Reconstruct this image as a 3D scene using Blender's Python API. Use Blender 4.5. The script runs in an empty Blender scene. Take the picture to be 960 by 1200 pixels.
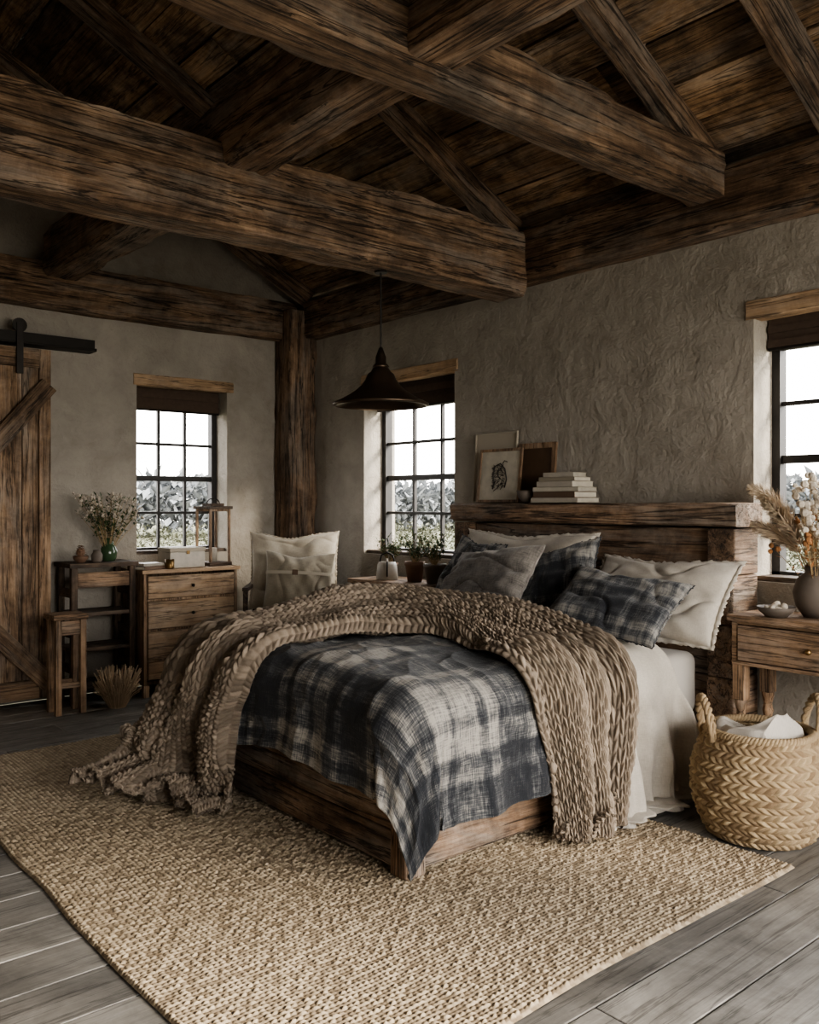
import bpy, math, random
import numpy as np
from mathutils import Vector, Matrix, noise
random.seed(7)
SC=bpy.context.scene
COL=SC.collection
PI=math.pi

# ---------------------------------------------------------------- mesh builder
class MB:
    def __init__(s): s.v=[];s.f=[];s.r=[];s.m=[]
    def add(s,vs,fs,r=None,mi=0):
        b=len(s.v); s.v+= [tuple(v) for v in vs]
        r=random.random() if r is None else r
        for f in fs:
            s.f.append(tuple(i+b for i in f)); s.r.append(r); s.m.append(mi)
    def box(s,c,d,R=None,r=None,mi=0):
        c=Vector(c); hx,hy,hz=d[0]/2,d[1]/2,d[2]/2
        vs=[Vector((x*hx,y*hy,z*hz)) for x in(-1,1) for y in(-1,1) for z in(-1,1)]
        if R is not None: vs=[R@v for v in vs]
        vs=[v+c for v in vs]
        s.add(vs,[(0,1,3,2),(4,6,7,5),(0,4,5,1),(2,3,7,6),(0,2,6,4),(1,5,7,3)],r,mi)
    def b2(s,x0,x1,y0,y1,z0,z1,r=None,mi=0):
        s.box(((x0+x1)/2,(y0+y1)/2,(z0+z1)/2),(x1-x0,y1-y0,z1-z0),None,r,mi)
    def lathe(s,prof,n=32,c=(0,0,0),r=None,mi=0):
        vs=[];fs=[]
        for (rad,z) in prof:
            for k in range(n):
                a=2*PI*k/n; vs.append((c[0]+rad*math.cos(a),c[1]+rad*math.sin(a),c[2]+z))
        for j in range(len(prof)-1):
            for k in range(n):
                k2=(k+1)%n; fs.append((j*n+k,j*n+k2,(j+1)*n+k2,(j+1)*n+k))
        s.add(vs,fs,r,mi)
    def tube(s,pts,rad,n=8,r=None,mi=0,closed=False):
        pts=[Vector(p) for p in pts]; m=len(pts)
        if not hasattr(rad,'__len__'): rad=[rad]*m
        vs=[];fs=[];prev=None
        for i,p in enumerate(pts):
            if closed: t=pts[(i+1)%m]-pts[i-1]
            else: t=pts[min(i+1,m-1)]-pts[max(i-1,0)]
            t.normalize()
            if prev is None:
                a=Vector((0,0,1)) if abs(t.z)<.9 else Vector((1,0,0))
                u=t.cross(a).normalized()
            else: u=(prev-t*prev.dot(t)).normalized()
            prev=u; w=t.cross(u)
            for k in range(n):
                a=2*PI*k/n; vs.append(p+(u*math.cos(a)+w*math.sin(a))*rad[i])
        for i in range(m if closed else m-1):
            i2=(i+1)%m
            for k in range(n):
                k2=(k+1)%n; fs.append((i*n+k,i*n+k2,i2*n+k2,i2*n+k))
        if not closed:
            fs.append(tuple(range(n-1,-1,-1))); fs.append(tuple((m-1)*n+k for k in range(n)))
        s.add(vs,fs,r,mi)
    def leaf(s,p,d,up,L,W,r=None,mi=0):
        p=Vector(p); d=Vector(d).normalized(); sd=d.cross(Vector(up))
        if sd.length<1e-4: sd=Vector((1,0,0))
        sd.normalize(); n=sd.cross(d)
        s.add([p,p+d*L*.5+sd*W/2+n*W*.15,p+d*L,p+d*L*.5-sd*W/2+n*W*.15],[(0,1,2,3)],r,mi)
    def ball(s,c,rad,n=10,m=6,sq=1,r=None,mi=0):
        s.lathe([(max(1e-4,rad*math.sin(PI*j/m)),-rad*sq*math.cos(PI*j/m)) for j in range(m+1)],n,c,r,mi)

def props(o,label=None,cat=None,kind=None,group=None):
    if label: o["label"]=label
    if cat: o["category"]=cat
    if kind: o["kind"]=kind
    if group: o["group"]=group
    return o

def mk(name,mb,mats,parent=None,loc=(0,0,0),rot=(0,0,0),smooth=False,bevel=0,world=False,origin=None,**k):
    """world=True: mesh was given in world coordinates; it is re-based on its parent / own origin"""
    me=bpy.data.meshes.new(name)
    vs=mb.v
    off=Vector((0,0,0))
    if world:
        if parent is not None: off=Vector(parent.location)
        else:
            if origin is None:
                a=np.array(vs); origin=((a[:,0].min()+a[:,0].max())/2,(a[:,1].min()+a[:,1].max())/2,a[:,2].min())
            off=Vector(origin); loc=off
        vs=[(v[0]-off[0],v[1]-off[1],v[2]-off[2]) for v in vs]
    me.from_pydata(vs,[],mb.f); me.update()
    if not isinstance(mats,(list,tuple)): mats=[mats]
    for m in mats: me.materials.append(m)
    at=me.attributes.new('rnd','FLOAT','FACE'); at.data.foreach_set('value',mb.r)
    me.polygons.foreach_set('material_index',mb.m)
    me.polygons.foreach_set('use_smooth',[smooth]*len(mb.f))
    o=bpy.data.objects.new(name,me); COL.objects.link(o)
    o.location=loc; o.rotation_euler=rot
    if parent: o.parent=parent
    if bevel:
        b=o.modifiers.new('bev','BEVEL'); b.width=bevel; b.segments=2; b.limit_method='ANGLE'
    return props(o,**k)

def empty(name,label,cat,loc,rot=0,group=None):
    o=bpy.data.objects.new(name,None); COL.objects.link(o); o.empty_display_size=.05
    o.location=loc; o.rotation_euler=(0,0,rot)
    return props(o,label,cat,None,group)

def gridobj(name,P,UV,mat,parent=None,loc=(0,0,0),rot=None,closed_u=False,rnd=None,solid=0,**k):
    nu,nv=P.shape[:2]
    me=bpy.data.meshes.new(name)
    idx=np.arange(nu*nv).reshape(nu,nv)
    A=idx if not closed_u else np.vstack([idx,idx[:1]])
    F=np.stack([A[:-1,:-1],A[1:,:-1],A[1:,1:],A[:-1,1:]],-1).reshape(-1,4)
    me.from_pydata(P.reshape(-1,3).tolist(),[],F.tolist()); me.update()
    me.materials.append(mat)
    uvl=me.uv_layers.new(name='UVMap'); uvf=UV.reshape(-1,2)[F.reshape(-1)]
    uvl.data.foreach_set('uv',uvf.reshape(-1).astype(np.float32))
    if rnd is not None:
        at=me.attributes.new('rnd','FLOAT','POINT'); at.data.foreach_set('value',rnd.reshape(-1).astype(np.float32))
    me.polygons.foreach_set('use_smooth',[True]*len(F))
    o=bpy.data.objects.new(name,me); COL.objects.link(o)
    o.location=loc
    if rot is not None: o.rotation_euler=rot
    if parent: o.parent=parent
    if solid:
        sm=o.modifiers.new('sol','SOLIDIFY'); sm.thickness=solid; sm.offset=-1
    return props(o,**k)

def sn(x,y,seed,freq,octv=3,gain=.5):
    r=np.random.default_rng(seed); out=0; amp=1; tot=0
    for o in range(octv):
        for k in range(5):
            a=r.uniform(0,2*PI); ph=r.uniform(0,6.28); f=freq*2**o*r.uniform(.6,1.4)
            out=out+amp*np.sin(f*(x*math.cos(a)+y*math.sin(a))+ph+1.3*np.sin(f*.6*(x*math.sin(a)-y*math.cos(a))+ph*2))
        tot+=amp*2.2; amp*=gain
    return out/tot
def normals(P):
    du=np.gradient(P,axis=0); dv=np.gradient(P,axis=1)
    n=np.cross(du,dv); return n/(np.linalg.norm(n,axis=-1,keepdims=True)+1e-9)

# ---------------------------------------------------------------- materials
class NT:
    def __init__(s,name):
        s.mat=bpy.data.materials.new(name); s.mat.use_nodes=True
        s.t=s.mat.node_tree; s.n=s.t.nodes; s.l=s.t.links
        s.b=s.n['Principled BSDF']
    def node(s,typ,**kw):
        n=s.n.new(typ)
        for k,v in kw.items(): setattr(n,k,v)
        return n
    def put(s,sock,v):
        if hasattr(v,'links'): s.l.new(v,sock)
        else: sock.default_value=v
    def math(s,op,a,b=0,c=None,clamp=False):
        n=s.node('ShaderNodeMath',operation=op,use_clamp=clamp); s.put(n.inputs[0],a); s.put(n.inputs[1],b)
        if c is not None: s.put(n.inputs[2],c)
        return n.outputs[0]
    def vmath(s,op,a,b):
        n=s.node('ShaderNodeVectorMath',operation=op); s.put(n.inputs[0],a); s.put(n.inputs[1],b); return n.outputs[0]
    def coord(s,w='Object'): return s.node('ShaderNodeTexCoord').outputs[w]
    def noise(s,vec,scale,detail=4,rough=.55,dist=0):
        n=s.node('ShaderNodeTexNoise'); s.l.new(vec,n.inputs['Vector']); n.inputs['Scale'].default_value=scale
        n.inputs['Detail'].default_value=detail; n.inputs['Roughness'].default_value=rough; n.inputs['Distortion'].default_value=dist
        return n.outputs[0]
    def ramp(s,fac,stops,interp='LINEAR'):
        n=s.node('ShaderNodeValToRGB'); s.put(n.inputs[0],fac); cr=n.color_ramp; cr.interpolation=interp
        while len(cr.elements)<len(stops): cr.elements.new(.5)
        for e,(p,c) in zip(cr.elements,stops):
            e.position=p; e.color=(c,c,c,1) if isinstance(c,(int,float)) else (*c,1)
        return n.outputs[0]
    def mix(s,f,a,b,bt='MIX'):
        n=s.node('ShaderNodeMix',data_type='RGBA',blend_type=bt); s.put(n.inputs[0],f)
        s.put(n.inputs[6],a if hasattr(a,'links') else (*a,1)); s.put(n.inputs[7],b if hasattr(b,'links') else (*b,1)); return n.outputs[2]
    def bump(s,h,strength=.3,dist=.01):
        n=s.node('ShaderNodeBump'); n.inputs['Strength'].default_value=strength; n.inputs['Distance'].default_value=dist
        s.put(n.inputs['Height'],h); s.l.new(n.outputs[0],s.b.inputs['Normal'])
    def rnd(s):
        n=s.node('ShaderNodeAttribute'); n.attribute_name='rnd'; return n.outputs['Fac']
    def fin(s,col,rough=.8,metal=0):
        s.put(s.b.inputs['Base Color'],col if hasattr(col,'links') else (*col,1)); s.put(s.b.inputs['Roughness'],rough)
        s.b.inputs['Metallic'].default_value=metal; return s.mat

def wood(name,dark,mid,light,axis,rough=.75,bump=.5,sc=1.0,var=.5,stain=.5,bdist=.006,crack=.7,grain=1.0,weather=.5):
    t=NT(name); r=t.rnd(); c=t.coord()
    cm=t.node('ShaderNodeCombineXYZ')
    oi=t.node('ShaderNodeObjectInfo').outputs['Random']
    rs=t.math('ADD',r,oi)
    for i in range(3): t.put(cm.inputs[i],t.math('MULTIPLY',rs,[7.3,11.1,5.7][i]))
    v=t.vmath('ADD',c,cm.outputs[0])
    i='xyz'.index(axis)
    s1=[9*sc]*3; s1[i]=.9*sc; s2=[70*sc]*3; s2[i]=2.6*sc; s3=[13*sc]*3; s3[i]=.6*sc; s5=[5*sc]*3; s5[i]=1.1*sc
    n1=t.noise(t.vmath('MULTIPLY',v,tuple(s1)),1.2,8,.65,1.4)
    n2=t.noise(t.vmath('MULTIPLY',v,tuple(s2)),1.3,6,.75,.2)
    n4=t.noise(t.vmath('MULTIPLY',v,tuple(s3)),1.0,5,.62,.6)
    n5=t.noise(t.vmath('MULTIPLY',v,tuple(s5)),1.0,7,.7,.6)
    n3=t.noise(v,2.6,7,.7,.4)
    f=t.math('ADD',t.math('MULTIPLY',n1,.4),t.math('ADD',t.math('MULTIPLY',n2,.4),t.math('MULTIPLY',n3,.2)))
    g=.115/grain
    col=t.ramp(f,[(.5-g,dark),(.5,mid),(.5+g,light)])
    # sun-bleached grey patches
    gy=tuple(sum(light)/3*k for k in(.92,.84,.74))
    wf=t.math('MULTIPLY',t.ramp(n5,[(.46,0),(.62,1)]),weather)
    wf=t.math('MULTIPLY',wf,t.ramp(f,[(.5-g,.15),(.5,1)]))
    col=t.mix(wf,col,gy)
    st=t.ramp(n3,[(.32,1-stain),(.6,1.2)])
    col=t.mix(1,col,st,'MULTIPLY')
    cr=t.ramp(t.math('ABSOLUTE',t.math('SUBTRACT',n4,.5)),[(0,1-crack),(.010,1-crack*.7),(.022,1)])
    col=t.mix(1,col,cr,'MULTIPLY')
    vv=t.math('ADD',t.math('MULTIPLY',r,var),1-var/2)
    cc=t.node('ShaderNodeCombineColor')
    for k in range(3): t.put(cc.inputs[k],vv)
    col=t.mix(1,col,cc.outputs[0],'MULTIPLY')
    t.bump(t.math('ADD',f,t.math('MULTIPLY',cr,.35)),bump,bdist)
    return t.fin(col,rough)
WC={}
def W(kind,axis):
    if (kind,axis) in WC: return WC[(kind,axis)]
    p={'beam':dict(c=((.045,.027,.016),(.185,.115,.069),(.38,.262,.172)),bump=1,var=.3,bdist=.016,stain=.45,crack=.85,weather=.55),
       'ceil':dict(c=((.055,.030,.014),(.25,.152,.077),(.46,.31,.178)),bump=.9,var=.8,stain=.7,bdist=.012,weather=.5),
       'bed':dict(c=((.05,.028,.016),(.215,.132,.078),(.42,.29,.195)),bump=1,var=.5,stain=.55,bdist=.012,crack=.8,weather=.6),
       'pine':dict(c=((.23,.143,.08),(.41,.277,.168),(.55,.40,.265)),bump=.4,var=.25,stain=.3,bdist=.004,grain=.8,weather=.3),
       'night':dict(c=((.08,.046,.026),(.26,.163,.095),(.40,.27,.172)),bump=.5,var=.3,stain=.4,bdist=.005,weather=.35),
       'dark':dict(c=((.02,.014,.010),(.08,.052,.034),(.18,.125,.082)),bump=.6,var=.4,stain=.5,bdist=.006,weather=.4),
       'barn':dict(c=((.06,.035,.020),(.23,.147,.087),(.40,.278,.182)),bump=.9,var=.5,stain=.55,bdist=.01,weather=.5),
       'floor':dict(c=((.11,.103,.094),(.20,.19,.175),(.30,.288,.268)),bump=.3,var=.45,stain=.35,bdist=.004,crack=.5,grain=.7,weather=.2)}[kind]
    m=wood(kind+'_wood_'+axis,*p['c'],axis,rough=.5 if kind=='floor' else .78,bump=p['bump'],var=p['var'],stain=p['stain'],bdist=p['bdist'],crack=p.get('crack',.7),grain=p.get('grain',1),weather=p['weather'])
    WC[(kind,axis)]=m; return m

def plaster():
    t=NT('plaster'); c=t.coord()
    a=t.noise(c,.9,6,.6,.6); b=t.noise(c,5,8,.65,.3); d=t.noise(c,38,4,.6)
    f=t.math('ADD',t.math('MULTIPLY',a,.6),t.math('MULTIPLY',b,.4))
    col=t.ramp(f,[(.32,(.24,.212,.175)),(.5,(.35,.318,.272)),(.68,(.45,.41,.355))])
    h=t.math('ADD',t.math('MULTIPLY',b,1.0),t.math('MULTIPLY',d,.15))
    t.bump(h,.75,.045); return t.fin(col,.9)
def cloth(name,c1,c2,scale=300,bump=.3,rough=.95,big=6,sheen=.2):
    t=NT(name); uv=t.coord('UV')
    a=t.noise(t.vmath('MULTIPLY',uv,(1,.12,1)),scale,3,.6); b=t.noise(t.vmath('MULTIPLY',uv,(.12,1,1)),scale,3,.6)
    g=t.noise(uv,big,4,.6)
    f=t.math('ADD',t.math('MULTIPLY',a,.5),t.math('MULTIPLY',b,.5))
    f2=t.math('ADD',t.math('MULTIPLY',f,.6),t.math('MULTIPLY',g,.4))
    col=t.ramp(f2,[(.38,c1),(.62,c2)]); t.bump(f,bump,.004)
    t.b.inputs['Sheen Weight'].default_value=sheen
    return t.fin(col,rough)
def plaid(name,per=.42,seed=0,light=(.40,.372,.328),dark=(.015,.017,.022),midc=(.09,.092,.095),bias=0.0):
    t=NT(name); uv=t.coord('UV'); sp=t.node('ShaderNodeSeparateXYZ')
    wob=t.noise(uv,5,4,.7)
    t.l.new(t.vmath('ADD',uv,(seed*.137,seed*.31,0)),sp.inputs[0])
    def band(s,o):
        f=t.math('FRACT',t.math('ADD',t.math('DIVIDE',s,per),t.math('MULTIPLY',wob,.04)))
        return t.ramp(f,[(0,.85),(.05,.8),(.08,.25),(.12,.25),(.14,.85),(.21,.8),(.24,.06),(.48,.0),(.51,.55),(.55,.5),(.58,.08),(.64,.08),(.67,.88),(.80,.92),(.82,.4),(.85,.4),(.88,.85),(1,.85)])
    a=band(sp.outputs[0],0); b=band(sp.outputs[1],0)
    wa=t.noise(t.vmath('MULTIPLY',uv,(1,.07,1)),170,4,.7); wb=t.noise(t.vmath('MULTIPLY',uv,(.07,1,1)),170,4,.7)
    st=t.noise(t.vmath('MULTIPLY',uv,(1,.16,1)),40,5,.75); st2=t.noise(uv,6,4,.7)
    f=t.math('ADD',t.math('MULTIPLY',a,.48),t.math('MULTIPLY',b,.48))
    w=t.math('ADD',t.math('SUBTRACT',wa,.5),t.math('SUBTRACT',wb,.5))
    f=t.math('ADD',f,t.math('MULTIPLY',w,1.25)); f=t.math('ADD',f,t.math('MULTIPLY',t.math('SUBTRACT',st,.5),1.05))
    f=t.math('ADD',f,t.math('MULTIPLY',t.math('SUBTRACT',st2,.5),.35)); f=t.math('ADD',f,bias)
    col=t.ramp(f,[(.16,dark),(.5,midc),(.93,light)])
    t.bump(t.math('ADD',wa,wb),.6,.006); t.b.inputs['Sheen Weight'].default_value=.12
    return t.fin(col,.95)
def fibre(name,c1,c2,bump=.5):
    t=NT(name); r=t.rnd(); c=t.coord(); n=t.noise(c,120,4,.7); g=t.noise(c,2.2,4,.6)
    f=t.math('ADD',t.math('MULTIPLY',r,.5),t.math('ADD',t.math('MULTIPLY',n,.3),t.math('MULTIPLY',g,.2)))
    col=t.ramp(f,[(.2,c1),(.75,c2)]); t.bump(n,bump,.003); return t.fin(col,.95)
def plain(name,c,rough=.6,metal=0,var=.25,scale=14,bump=.15,emit=0):
    t=NT(name); n=t.noise(t.coord(),scale,5,.6); r=t.rnd()
    f=t.math('ADD',t.math('MULTIPLY',n,.6),t.math('MULTIPLY',r,.4))
    col=t.ramp(f,[(.25,tuple(x*(1-var) for x in c)),(.7,tuple(min(1,x*(1+var)) for x in c))]); t.bump(n,bump,.004)
    return t.fin(col,rough,metal)
M_pl=plaster()
M_metal=plain('black_metal',(.025,.022,.019),.5,.7)
M_lamp=plain('aged_bronze',(.085,.062,.044),.36,.85,.6,9)
M_frame=plain('window_black',(.022,.02,.019),.5,.2)
M_blind=plain('blind_brown',(.07,.047,.033),.9,0,.3,30)
M_white=cloth('white_linen',(.42,.38,.32),(.60,.55,.48))
M_sheet=cloth('sheet_linen',(.44,.405,.355),(.60,.555,.50))
M_cream=cloth('cream_canvas',(.32,.28,.22),(.45,.40,.32),220)
M_beige=cloth('beige_canvas',(.20,.17,.125),(.31,.27,.205),220)
M_gray=cloth('gray_boucle',(.055,.05,.046),(.22,.20,.18),160,.9,.95,14)
M_plaid=plaid('plaid_wool',.72)
M_plaidc=plaid('plaid_cushion',.50,3,bias=-.06,light=(.28,.265,.24))
M_knit=fibre('knit_wool',(.125,.098,.073),(.315,.255,.195))
M_jute=fibre('jute',(.19,.142,.092),(.46,.375,.265))
M_wick=fibre('seagrass',(.18,.12,.068),(.42,.32,.195))
M_ceram=plain('stoneware',(.13,.105,.085),.7)
M_terra=plain('terracotta',(.16,.09,.055),.8)
M_cerw=plain('pale_ceramic',(.42,.38,.32),.5)
M_paper=plain('paper',(.5,.46,.38),.9)
M_leaf=plain('leaf_green',(.055,.09,.035),.7,0,.5)
M_dry=plain('dried_stem',(.30,.22,.12),.9,0,.5)
M_dryw=plain('dried_white_flower',(.52,.46,.38),.9,0,.3)
M_dryo=plain('dried_rust_flower',(.28,.13,.05),.9,0,.4)
M_pamp=plain('pampas_plume',(.50,.40,.29),.95,0,.3)
M_gglass=plain('green_glass',(.04,.07,.035),.15)
M_leather=plain('leather',(.10,.06,.035),.6)
M_brass=plain('brass',(.25,.16,.07),.4,.9)

# ---------------------------------------------------------------- setting
XR,YL,XM,YB=4.8,7.4,-1.8,-2.0
ZW=3.62; RX=1.5; SL=.5; ZR=ZW+(XR-RX)*SL
TH=.36
def wall(name,axis,pos,out,s0,s1,openings,gable=False):
    mb=MB()
    ss=sorted(set([s0,s1]+[o[0] for o in openings]+[o[1] for o in openings]))
    zs=sorted(set([0,ZW]+[o[2] for o in openings]+[o[3] for o in openings]))
    def P(s,z,d):
        q=pos+out*d
        return (s,q,z) if axis=='y' else (q,s,z)
    def quad(a,b,c,d): mb.add([a,b,c,d],[(0,1,2,3)],.5)
    for i in range(len(ss)-1):
        for j in range(len(zs)-1):
            cs=(ss[i]+ss[i+1])/2; cz=(zs[j]+zs[j+1])/2
            if any(o[0]<cs<o[1] and o[2]<cz<o[3] for o in openings): continue
            for d in (0,TH): quad(P(ss[i],zs[j],d),P(ss[i+1],zs[j],d),P(ss[i+1],zs[j+1],d),P(ss[i],zs[j+1],d))
    for (a,b,c,e) in openings:
        quad(P(a,c,0),P(b,c,0),P(b,c,TH),P(a,c,TH)); quad(P(a,e,0),P(b,e,0),P(b,e,TH),P(a,e,TH))
        quad(P(a,c,0),P(a,e,0),P(a,e,TH),P(a,c,TH)); quad(P(b,c,0),P(b,e,0),P(b,e,TH),P(b,c,TH))
    if gable:
        for d in(0,TH): mb.add([P(s0,ZW,d),P(s1,ZW,d),P(RX,ZR,d)],[(0,1,2)],.5)
    return mk(name,mb,M_pl,world=True,kind='structure')
WL=(3.11,3.99,1.15,2.66)
WM=(5.14,6.34,1.15,2.68)
WR=(1.30,2.60,1.15,2.69)
WB=(-1.2,.1,1.15,2.69)
BK=(.2,4.4,.4,3.0)
wall('wall_left','y',YL,1,XM,XR,[WL],True)
wall('wall_right','x',XR,1,YB,YL,[WM,WR,WB])
wall('wall_back','y',YB,-1,XM,XR,[BK],True)
wall('wall_far_side','x',XM,-1,YB,YL,[])
mb=MB(); y=YB; 
while y<YL:
    x=XM-random.random()*2
    while x<XR:
        L=random.uniform(2.0,3.6); x0=max(x,XM);x1=min(x+L,XR)
        if x1>x0: mb.b2(x0+.0025,x1-.0025,y+.0035,min(y+.25,YL)-.0035,-.03,0)
        x+=L
    y+=.25
mk('floor',mb,W('floor','x'),bevel=.003,kind='structure')
mb=MB(); mb.b2(XM,XR,YB,YL,-.08,-.031); mk('floor_base',mb,W('dark','x'),world=True,kind='structure')
mb=MB(); ang=math.atan(SL); Ls=(XR-RX)/math.cos(ang)
for sd in(1,-1):
    s=0;k=0
    while s<Ls+.1:
        w=random.uniform(.22,.31); y=YB-random.random()*2
        while y<YL:
            L=random.uniform(2.2,4.2); y0=max(y,YB);y1=min(y+L,YL)
            if y1>y0+.02:
                cx=RX+sd*((s+w/2)*math.cos(ang)); cz=ZR-(s+w/2)*math.sin(ang)+.02+random.uniform(-.009,.009)
                R=Matrix.Rotation(sd*ang+random.uniform(-.018,.018),3,'Y')
                mb.box((cx,(y0+y1)/2,cz),(w-.014,y1-y0-.006,.03),R)
            y+=L
        s+=w
    mb.box((RX+sd*Ls/2*math.cos(ang),(YB+YL)/2,ZR-Ls/2*math.sin(ang)+.08),(Ls+.5,YL-YB+.8,.03),Matrix.Rotation(sd*ang,3,'Y'),0)
mk('ceiling',mb,W('ceil','y'),bevel=.003,kind='structure')

def beam(name,p0,p1,w,h,kind='beam',amp=.012,roll=0):
    p0=Vector(p0);p1=Vector(p1); d=p1-p0; L=d.length
    n=max(4,int(L/.04)); ring=[]
    m=10
    def rm(k): return -.5+k/m
    for k in range(m): ring.append((rm(k),-.5))
    for k in range(m): ring.append((.5,rm(k)))
    for k in range(m): ring.append((-rm(k),.5))
    for k in range(m): ring.append((-.5,-rm(k)))
    vs=[];fs=[];N=len(ring); sd=random.random()*50
    for i in range(n+1):
        s=L*i/n-L/2
        for (a,b) in ring:
            y=a*w;z=b*h
            c=(abs(a)*2)**20*(abs(b)*2)**20
            wr=max(0,.35+noise.noise(Vector((s*3.5+sd,a*3,b*3))))*.026
            y-=math.copysign(c*wr,a); z-=math.copysign(c*wr,b)
            q=noise.noise(Vector((s*1.1+sd,a*2,b*2)))*amp*.9+noise.noise(Vector((s*2.2+sd,a*w*45,b*h*45)))*.007+noise.noise(Vector((s*7+sd,a*9,b*9)))*amp*.35
            l=max(abs(a),abs(b))
            vs.append((s,y+(a/l)*q*(abs(a)>.49),z+(b/l)*q*(abs(b)>.49)))
    for i in range(n):
        for k in range(N):
            k2=(k+1)%N; fs.append((i*N+k,i*N+k2,(i+1)*N+k2,(i+1)*N+k))
    fs.append(tuple(range(N-1,-1,-1))); fs.append(tuple(n*N+k for k in range(N)))
    mb=MB(); mb.add(vs,fs)
    o=mk(name,mb,W(kind,'x'),kind='structure',smooth=True)
    X=d.normalized(); Y=Vector((0,0,1)).cross(X)
    Y=Vector((0,1,0)) if Y.length<.01 else Y.normalized()
    Z=X.cross(Y)
    o.matrix_world=Matrix.Translation((p0+p1)/2)@Matrix((X,Y,Z)).transposed().to_4x4()
    md=o.modifiers.new('es','EDGE_SPLIT'); md.split_angle=math.radians(35)
    return o
tn=[0]
def T():
    tn[0]+=1; return 'trim_%d'%tn[0]
def bb(x0,x1,y0,y1,z0,z1,ax,amp=.012,kind='beam'):
    cx,cy,cz=(x0+x1)/2,(y0+y1)/2,(z0+z1)/2
    if ax=='x': return beam(T(),(x0,cy,cz),(x1,cy,cz),y1-y0,z1-z0,kind,amp)
    if ax=='y': return beam(T(),(cx,y0,cz),(cx,y1,cz),x1-x0,z1-z0,kind,amp)
    return beam(T(),(cx,cy,z0),(cx,cy,z1),y1-y0,x1-x0,kind,amp)
bb(4.65,4.84,YB,7.1,3.19,3.56,'y')
bb(XM,4.65,7.24,7.42,3.18,3.55,'x')
bb(XM,-1.6,YB,7.2,3.18,3.55,'y')
bb(4.5,4.8,7.1,7.4,0,3.45,'z')
bb(XM+.2,4.66,4.24,4.52,3.08,3.55,'x',.018)
bb(2.27,2.55,YB,7.24,3.42,3.78,'y',.016)
bb(XM+.2,4.66,2.70,2.93,3.37,3.64,'x',.014)
bb(XM+.2,4.66,-.3,-.05,3.37,3.64,'x')
def rafter(y,w=.13,h=.17,both=True):
    beam(T(),(4.72,y,ZW+.08*SL-.03-.04),(RX,y,ZR-.07),w,h)
    if both: beam(T(),(-1.72,y,ZW-.03),(RX,y,ZR-.07),w,h)
for y in(7.12,5.8,4.42,2.82,2.08,.6,-.9): rafter(y)
beam(T(),(RX,YB,ZR-.14),(RX,YL,ZR-.14),.16,.24)
bb(WL[0]-.03,WL[1]+.06,7.385,7.5,WL[3]-.02,WL[3]+.08,'x',.004,'pine')
bb(4.785,4.9,WM[0]-.04,WM[1]+.03,WM[3]-.02,WM[3]+.08,'y',.004,'pine')
bb(4.785,4.9,WR[0]-.04,WR[1]+.04,WR[3]-.02,WR[3]+.09,'y',.004,'pine')

def window(name,axis,pos,o,cols,drop):
    a,b,c,e=o; mb=MB(); q=pos+.25; rows=4
    def bar(s0,s1,z0,z1,d=.05):
        if axis=='y': mb.b2(s0,s1,q-d/2,q+d/2,z0,z1,.5)
        else: mb.b2(q-d/2,q+d/2,s0,s1,z0,z1,.5)
    f=.05
    bar(a,a+f,c,e,.08);bar(b-f,b,c,e,.08);bar(a,b,c,c+f,.08);bar(a,b,e-f,e,.08)
    et=e-drop; iw=(b-a-2*f)/cols; ih=(et-c-f)/rows
    for i in range(1,cols): s=a+f+iw*i; bar(s-.012,s+.012,c+f,e-f,.035)
    for j in range(1,rows+1):
        z=c+f+ih*j; w=.024 if j==rows//2 else .012
        bar(a+f,b-f,z-w,z+w,.04)
    if axis=='y': mb.b2(a+.001,b-.001,pos+.03,pos+TH,c+.001,c+.03,.5,1)
    else: mb.b2(pos+.03,pos+TH,a+.001,b-.001,c+.001,c+.03,.5,1)
    mk(name,mb,[M_frame,W('dark','x' if axis=='y' else 'y')],bevel=.003,kind='structure',world=True)
window('window_1','y',YL,WL,3,.2); window('window_2','x',XR,WM,3,.22); window('window_3','x',XR,WR,4,.17)
window('window_4','x',XR,WB,4,.17)
def blind(axis,pos,o,drop):
    a,b,c,e=o; q=pos+.17; mb=MB(); n=4
    e0=empty('window_blind','dark brown fabric blind rolled up at window top','blind',((a+b)/2,q,e-drop) if axis=='y' else (q,(a+b)/2,e-drop))
    for i in range(n):
        z1=e-.005-i*drop/n; z0=e-(i+1)*drop/n-.006; off=.012*(i%2)
        if axis=='y': mb.b2(a+.01,b-.01,q-.02-off,q+.01,z0,z1)
        else: mb.b2(q-.02-off,q+.01,a+.01,b-.01,z0,z1)
    mk('blind_fabric',mb,M_blind,e0,world=True)
    mb=MB()
    if axis=='y': mb.tube([(a+.01,q-.015,e-drop-.01),(b-.01,q-.015,e-drop-.01)],.014)
    else: mb.tube([(q-.015,a+.01,e-drop-.01),(q-.015,b-.01,e-drop-.01)],.014)
    mk('bottom_bar',mb,M_metal,e0,world=True)
blind('y',YL,WL,.2); blind('x',XR,WM,.22); blind('x',XR,WR,.17)

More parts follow.
